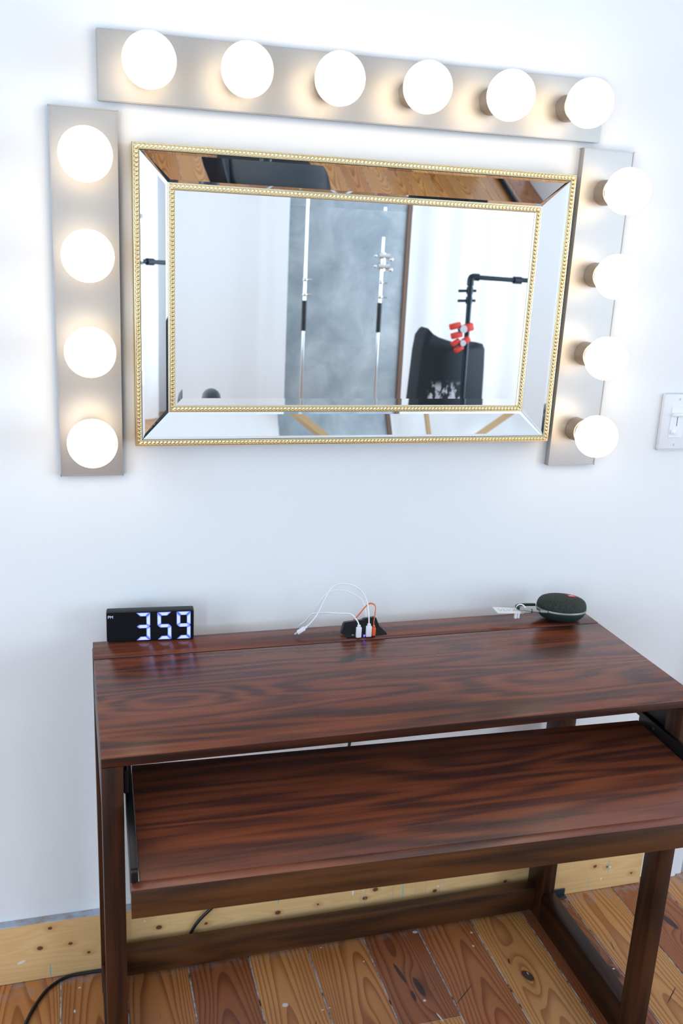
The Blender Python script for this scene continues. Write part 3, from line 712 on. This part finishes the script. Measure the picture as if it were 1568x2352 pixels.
def stand(x, y, top, label, clamp):
    t = empty('light_stand', (x, y, 0), label, 'stand', 'chrome stands before the backdrop')
    bm = nb(); cyl(bm, (x, y, .03), (x, y, .89), .0105); cyl(bm, (x, y, 1.10), (x, y, 1.34), .0125); cyl(bm, (x, y, 1.3), (x, y, top), .0110); obj('pole', bm, M['chrome'], t)
    bm = nb(); cyl(bm, (x, y, .892), (x, y, 1.098), .0165); obj('grip', bm, M['grip'], t)
    for k in range(3):
        a = .6 + k * 2.094; bm = nb(); tube(bm, [(x, y, .17), (x + .10 * math.cos(a), y + .10 * math.sin(a), .14), (x + .38 * math.cos(a), y + .38 * math.sin(a), .012), (x + .46 * math.cos(a), y + .46 * math.sin(a), .012)], .011, 10, n=5); obj('leg', bm, M['chrome'], t)
    for zz in (1.14, 1.24):
        bm = nb(); ball(bm, (x, y, zz), (.019, .019, .016), 16, 10); cyl(bm, (x, y, zz), (x + .045, y + .01, zz), .008, seg=12); obj('knob', bm, M['chrome'], t)
    if clamp:
        bm = nb()
        for zz in (1.35, 1.42):
            cyl(bm, (x - .035, y + .02, zz), (x + .045, y + .02, zz), .024, seg=18); ball(bm, (x + .060, y + .02, zz - .02), .017, 14, 8); ball(bm, (x - .055, y + .02, zz), .013, 14, 8)
        cyl(bm, (x, y + .02, 1.32), (x, y + .02, 1.44), .02); obj('grip_head', bm, M['chrome'], t)
stand(1.112, -4.8, 2.35, 'chrome stand with black grip before the left part of the grey backdrop', False)
stand(1.662, -4.8, 1.547, 'chrome stand topped by a bright clamp before the right part of the grey backdrop', True)
# pipe rack
t = empty('pipe_rack', (1.79, -3.5, 0), 'black iron pipe rack standing over the black bag in the mirror', 'rack')
bm = nb(); PR = .0155
cyl(bm, (1.79, -3.5, .015), (1.777, -3.5, 1.31), PR); obj('upright', bm, M['pipe'], t)
bm = nb(); tube(bm, [(1.777, -3.5, 1.29), (1.777, -3.5, 1.325), (1.790, -3.5, 1.338), (1.825, -3.5, 1.338)], .021, 14, n=6); obj('elbow', bm, M['pipe'], t)
bm = nb(); tube(bm, [(1.80, -3.5, 1.338), (3.10, -3.62, 1.300)], PR * .85, 12, n=1); obj('arm', bm, M['pipe'], t)
bm = nb(); cyl(bm, (2.06, -3.524, 1.3303), (2.11, -3.528, 1.3289), .021, seg=16); obj('coupling', bm, M['pipe'], t)
bm = nb(); cyl(bm, (3.10, -3.62, .0), (3.10, -3.62, 1.31), PR); obj('upright', bm, M['pipe'], t)
for zz in (1.262, 1.206):
    bm = nb(); cyl(bm, (1.707, -3.5, zz - .004), (1.815, -3.5, zz), .008, seg=12); cyl(bm, (1.776, -3.5, zz - .02), (1.776, -3.5, zz + .02), .020, seg=14); obj('peg', bm, M['pipe'], t)
bm = nb(); cyl(bm, (1.79, -3.5, .0005), (1.79, -3.5, .015), .05); obj('foot', bm, M['pipe'], t)
bm = nb(); tube(bm, [(1.99, -2.95, .0165), (2.02, -3.75, .0165)], .016, 12, n=1)
tag(obj('floor_pipe', bm, M['pipe']), 'dark pipe lying on the floorboards, mirrored in the border above the glass', 'pipe')
bm = nb(); box(bm, 2.2, 3.3, -3.45, -3.0, .0005, .62, .004); tag(obj('plinth', bm, M['drape']), 'white block on the floor at the right end of the upper mirror border', 'block')
def clamp(x, y, z, s, label, rot=0.):
    T_ = Matrix.Translation((x, y, z)) @ Matrix.Rotation(rot, 4, 'Y')
    t = empty('spring_clamp', (x, y, z), label, 'clamp', 'red clamps on the pipe rack')
    bm = nb(); box(bm, -.06 * s, -.005 * s, -.015, .015, .008 * s, .035 * s, .006, 2, T_); box(bm, -.06 * s, -.005 * s, -.015, .015, -.035 * s, -.008 * s, .006, 2, T_); obj('handles', bm, M['redclamp'], t)
    bm = nb(); box(bm, -.005 * s, .055 * s, -.015, .015, -.018 * s, .018 * s, .008, 2, T_); obj('jaws', bm, M['redclamp'], t)
    bm = nb(); cyl(bm, T_ @ Vector((0, -.02, 0)), T_ @ Vector((0, .022, 0)), .018 * s, seg=16); obj('spring', bm, M['chrome'], t)
clamp(1.735, -3.467, 1.045, 1.25, 'upper red spring clamp on the black pipe, above the bag', -.25)
clamp(1.738, -3.467, .965, 1.0, 'lower red spring clamp on the black pipe, against the bag', -.55)
# black bag
t = empty('cloth_bag', (1.755, -3.70, 0), 'tall black cloth bag with white lettering standing behind the pipe rack', 'bag')
bm = nb()
outl = [(1.515, 0.003), (1.53, .60), (1.548, .90), (1.560, .992), (1.585, 1.030), (1.62, .998), (1.66, .978), (1.74, .955), (1.82, .938), (1.87, .932), (1.905, .948), (1.945, .945), (1.962, .915), (1.968, .80), (1.975, .55), (1.985, .003)]
rings(bm, [[Vector((1.755 + (x - 1.755) * s_, y, z * zs)) for x, z in outl] for y, s_, zs in ((-3.615, .97, .992), (-3.63, 1., 1.), (-3.74, 1.0, 1.), (-3.80, .96, .985))]); obj('body', bm, M['bag'], t, ang=70)
# chairs seen in the mirror
def chair(cx_, cy_, rz, label):
    t = empty('salon_chair', (cx_, cy_, 0), label, 'chair', rz=rz)
    # local: faces +x, back at -x
    bm = nb(); vs = []
    rings(bm, [[Vector((.235 * f * math.copysign(abs(math.cos(a)) ** .55, math.cos(a)) + .02, .235 * f * math.copysign(abs(math.sin(a)) ** .55, math.sin(a)), z)) for a in [2 * math.pi * k / 40 for k in range(40)]] for f, z in ((.86, .36), (.98, .375), (1., .41), (.97, .438), (.85, .452), (.4, .458), (.02, .459))])
    obj('seat', bm, M['leather'], t, local=True, ang=70)
    bm = nb(); n = 20; rs = []
    for k in range(n + 1):
        v = -.195 + .39 * k / n; w = max(.05, math.sqrt(max(0, 1 - (v / .2) ** 2))) ** .4
        z1 = .40 + .455 * w; rs.append([Vector((-.19 - .0, v, .42)), Vector((-.225 - .03 * w, v, .42 + (z1 - .42) * .6))] + [Vector((-.30 + .040 * math.cos(q), v, z1 - .04 + .04 * math.sin(q))) for q in [math.pi * u / 8 for u in range(9)]] + [Vector((-.315, v, .42 + (z1 - .42) * .5)), Vector((-.26, v, .42))])
    rings(bm, rs)
    obj('backrest', bm, M['leather'], t, local=True, ang=60)
    bm = nb(); cyl(bm, (0, 0, .03), (0, 0, .36), .03, seg=20); obj('column', bm, M['chrome'], t, local=True)
    bm = nb(); lathe(bm, (0, 0, 0), (0, 0, 1), [(.22, .0005), (.22, .012), (.18, .022), (.04, .035)], 36); obj('base', bm, M['metalblack'], t, local=True)
    return t
chair(.42, -2.37, math.radians(6), 'black leather chair with rounded back whose seat mirrors in the upper border')
t = empty('ottoman', (-.085, -3.85, 0), 'round black leather ottoman whose edge shows at the glass\'s lower left corner', 'ottoman')
bm = nb(); lathe(bm, (-.085, -3.85, 0), (0, 0, 1), [(.20, .05), (.235, .10), (.245, .30), (.245, .50), (.235, .57), (.19, .605), (.10, .618), (.003, .62)], 40); obj('cushion', bm, M['leather'], t, ang=60)
bm = nb(); lathe(bm, (-.085, -3.85, 0), (0, 0, 1), [(.18, .0005), (.18, .05), (.003, .05)], 30); obj('base', bm, M['metalblack'], t)
# roof braces
def beam(p0, p1, w, d, label):
    p0, p1 = Vector(p0), Vector(p1); D = p1 - p0; q = D.to_track_quat('X', 'Y').to_matrix().to_4x4(); T_ = Matrix.Translation(p0) @ q
    bm = nb(); box(bm, 0, D.length, -d / 2, d / 2, -w / 2, w / 2, mtx=T_); return tag(obj('timber_brace', bm, M['beam'], smooth=False), label, 'beam', 'timber braces')
beam((.65, -4.9, 3.377), (1.62, -4.9, 2.492), .07, .05, 'tan diagonal timber brace crossing the grey backdrop in the lower mirror border')
beam((3.60, -4.9, 3.33), (2.30, -4.9, 2.54), .07, .05, 'tan diagonal timber brace at the right end of the lower mirror border')
beam((2.22, -4.95, 2.4), (2.22, -4.95, 3.39), .03, .03, 'slim tan upright timber right of the grey backdrop')

# ------------------------------------------------------------------ light
DAY = (.70, .85, 1.)
def area(name, loc, rot, sx, sy, power, color):
    l = bpy.data.lights.new(name, 'AREA'); l.shape = 'RECTANGLE'; l.size = sx; l.size_y = sy; l.energy = power; l.color = color
    o = bpy.data.objects.new(name, l); COL.objects.link(o); o.location = loc; o.rotation_euler = rot; return o
for (a_, b_), pw in zip(WIN, (43., 82., 32.)):
    area('window_and_fill_light', (XR + .11, (a_ + b_) / 2, 1.425), (0, math.radians(90), 0), 2.1, 1.1, pw, DAY)
for (a_, b_), pw in zip(FILLWIN, (72., 46.)):
    area('window_and_fill_light', (XL - .11, (a_ + b_) / 2, 1.425), (0, math.radians(-90), 0), 2.1, 1.05, pw, DAY)  # added fill lamps on the left, brighten drapes and lower wall
w = bpy.data.worlds.new('World'); S.world = w; w.use_nodes = True
w.node_tree.nodes['Background'].inputs[0].default_value = (.6, .75, 1, 1); w.node_tree.nodes['Background'].inputs[1].default_value = .6

# ------------------------------------------------------------------ camera (from the measured fit)
cx, cy, cz, pit, yaw, roll, fpx = -.4701, -1.6911, 1.4836, .2791, .2908, .0492, 2141.4955
cyw, syw, cp, sp = math.cos(yaw), math.sin(yaw), math.cos(pit), math.sin(pit)
fwd = Vector((syw * cp, cyw * cp, -sp)); right = Vector((cyw, -syw, 0)); up = right.cross(fwd)
r2 = right * math.cos(roll) + up * math.sin(roll); u2 = up * math.cos(roll) - right * math.sin(roll)
cd = bpy.data.cameras.new('camera'); co = bpy.data.objects.new('camera', cd); COL.objects.link(co)
co.matrix_world = Matrix(((r2.x, u2.x, -fwd.x, cx), (r2.y, u2.y, -fwd.y, cy), (r2.z, u2.z, -fwd.z, cz), (0, 0, 0, 1)))
cd.sensor_fit = 'HORIZONTAL'; cd.sensor_width = 24.; cd.lens = fpx / 1568 * 24.; cd.clip_start = .05
cd.dof.use_dof = True; cd.dof.focus_distance = 1.66; cd.dof.aperture_fstop = 7.1
S.camera = co
S.view_settings.view_transform = 'Standard'; S.view_settings.look = 'None'; S.view_settings.exposure = 0.; S.view_settings.gamma = 1.
S.view_settings.use_curve_mapping = False
S.cycles.use_denoising = True
S.cycles.use_adaptive_sampling = True; S.cycles.adaptive_threshold = .02; S.cycles.adaptive_min_samples = 16
S.cycles.max_bounces = 7; S.cycles.diffuse_bounces = 3; S.cycles.glossy_bounces = 5
S.cycles.sample_clamp_indirect = 6.; S.cycles.caustics_reflective = False; S.cycles.caustics_refractive = False
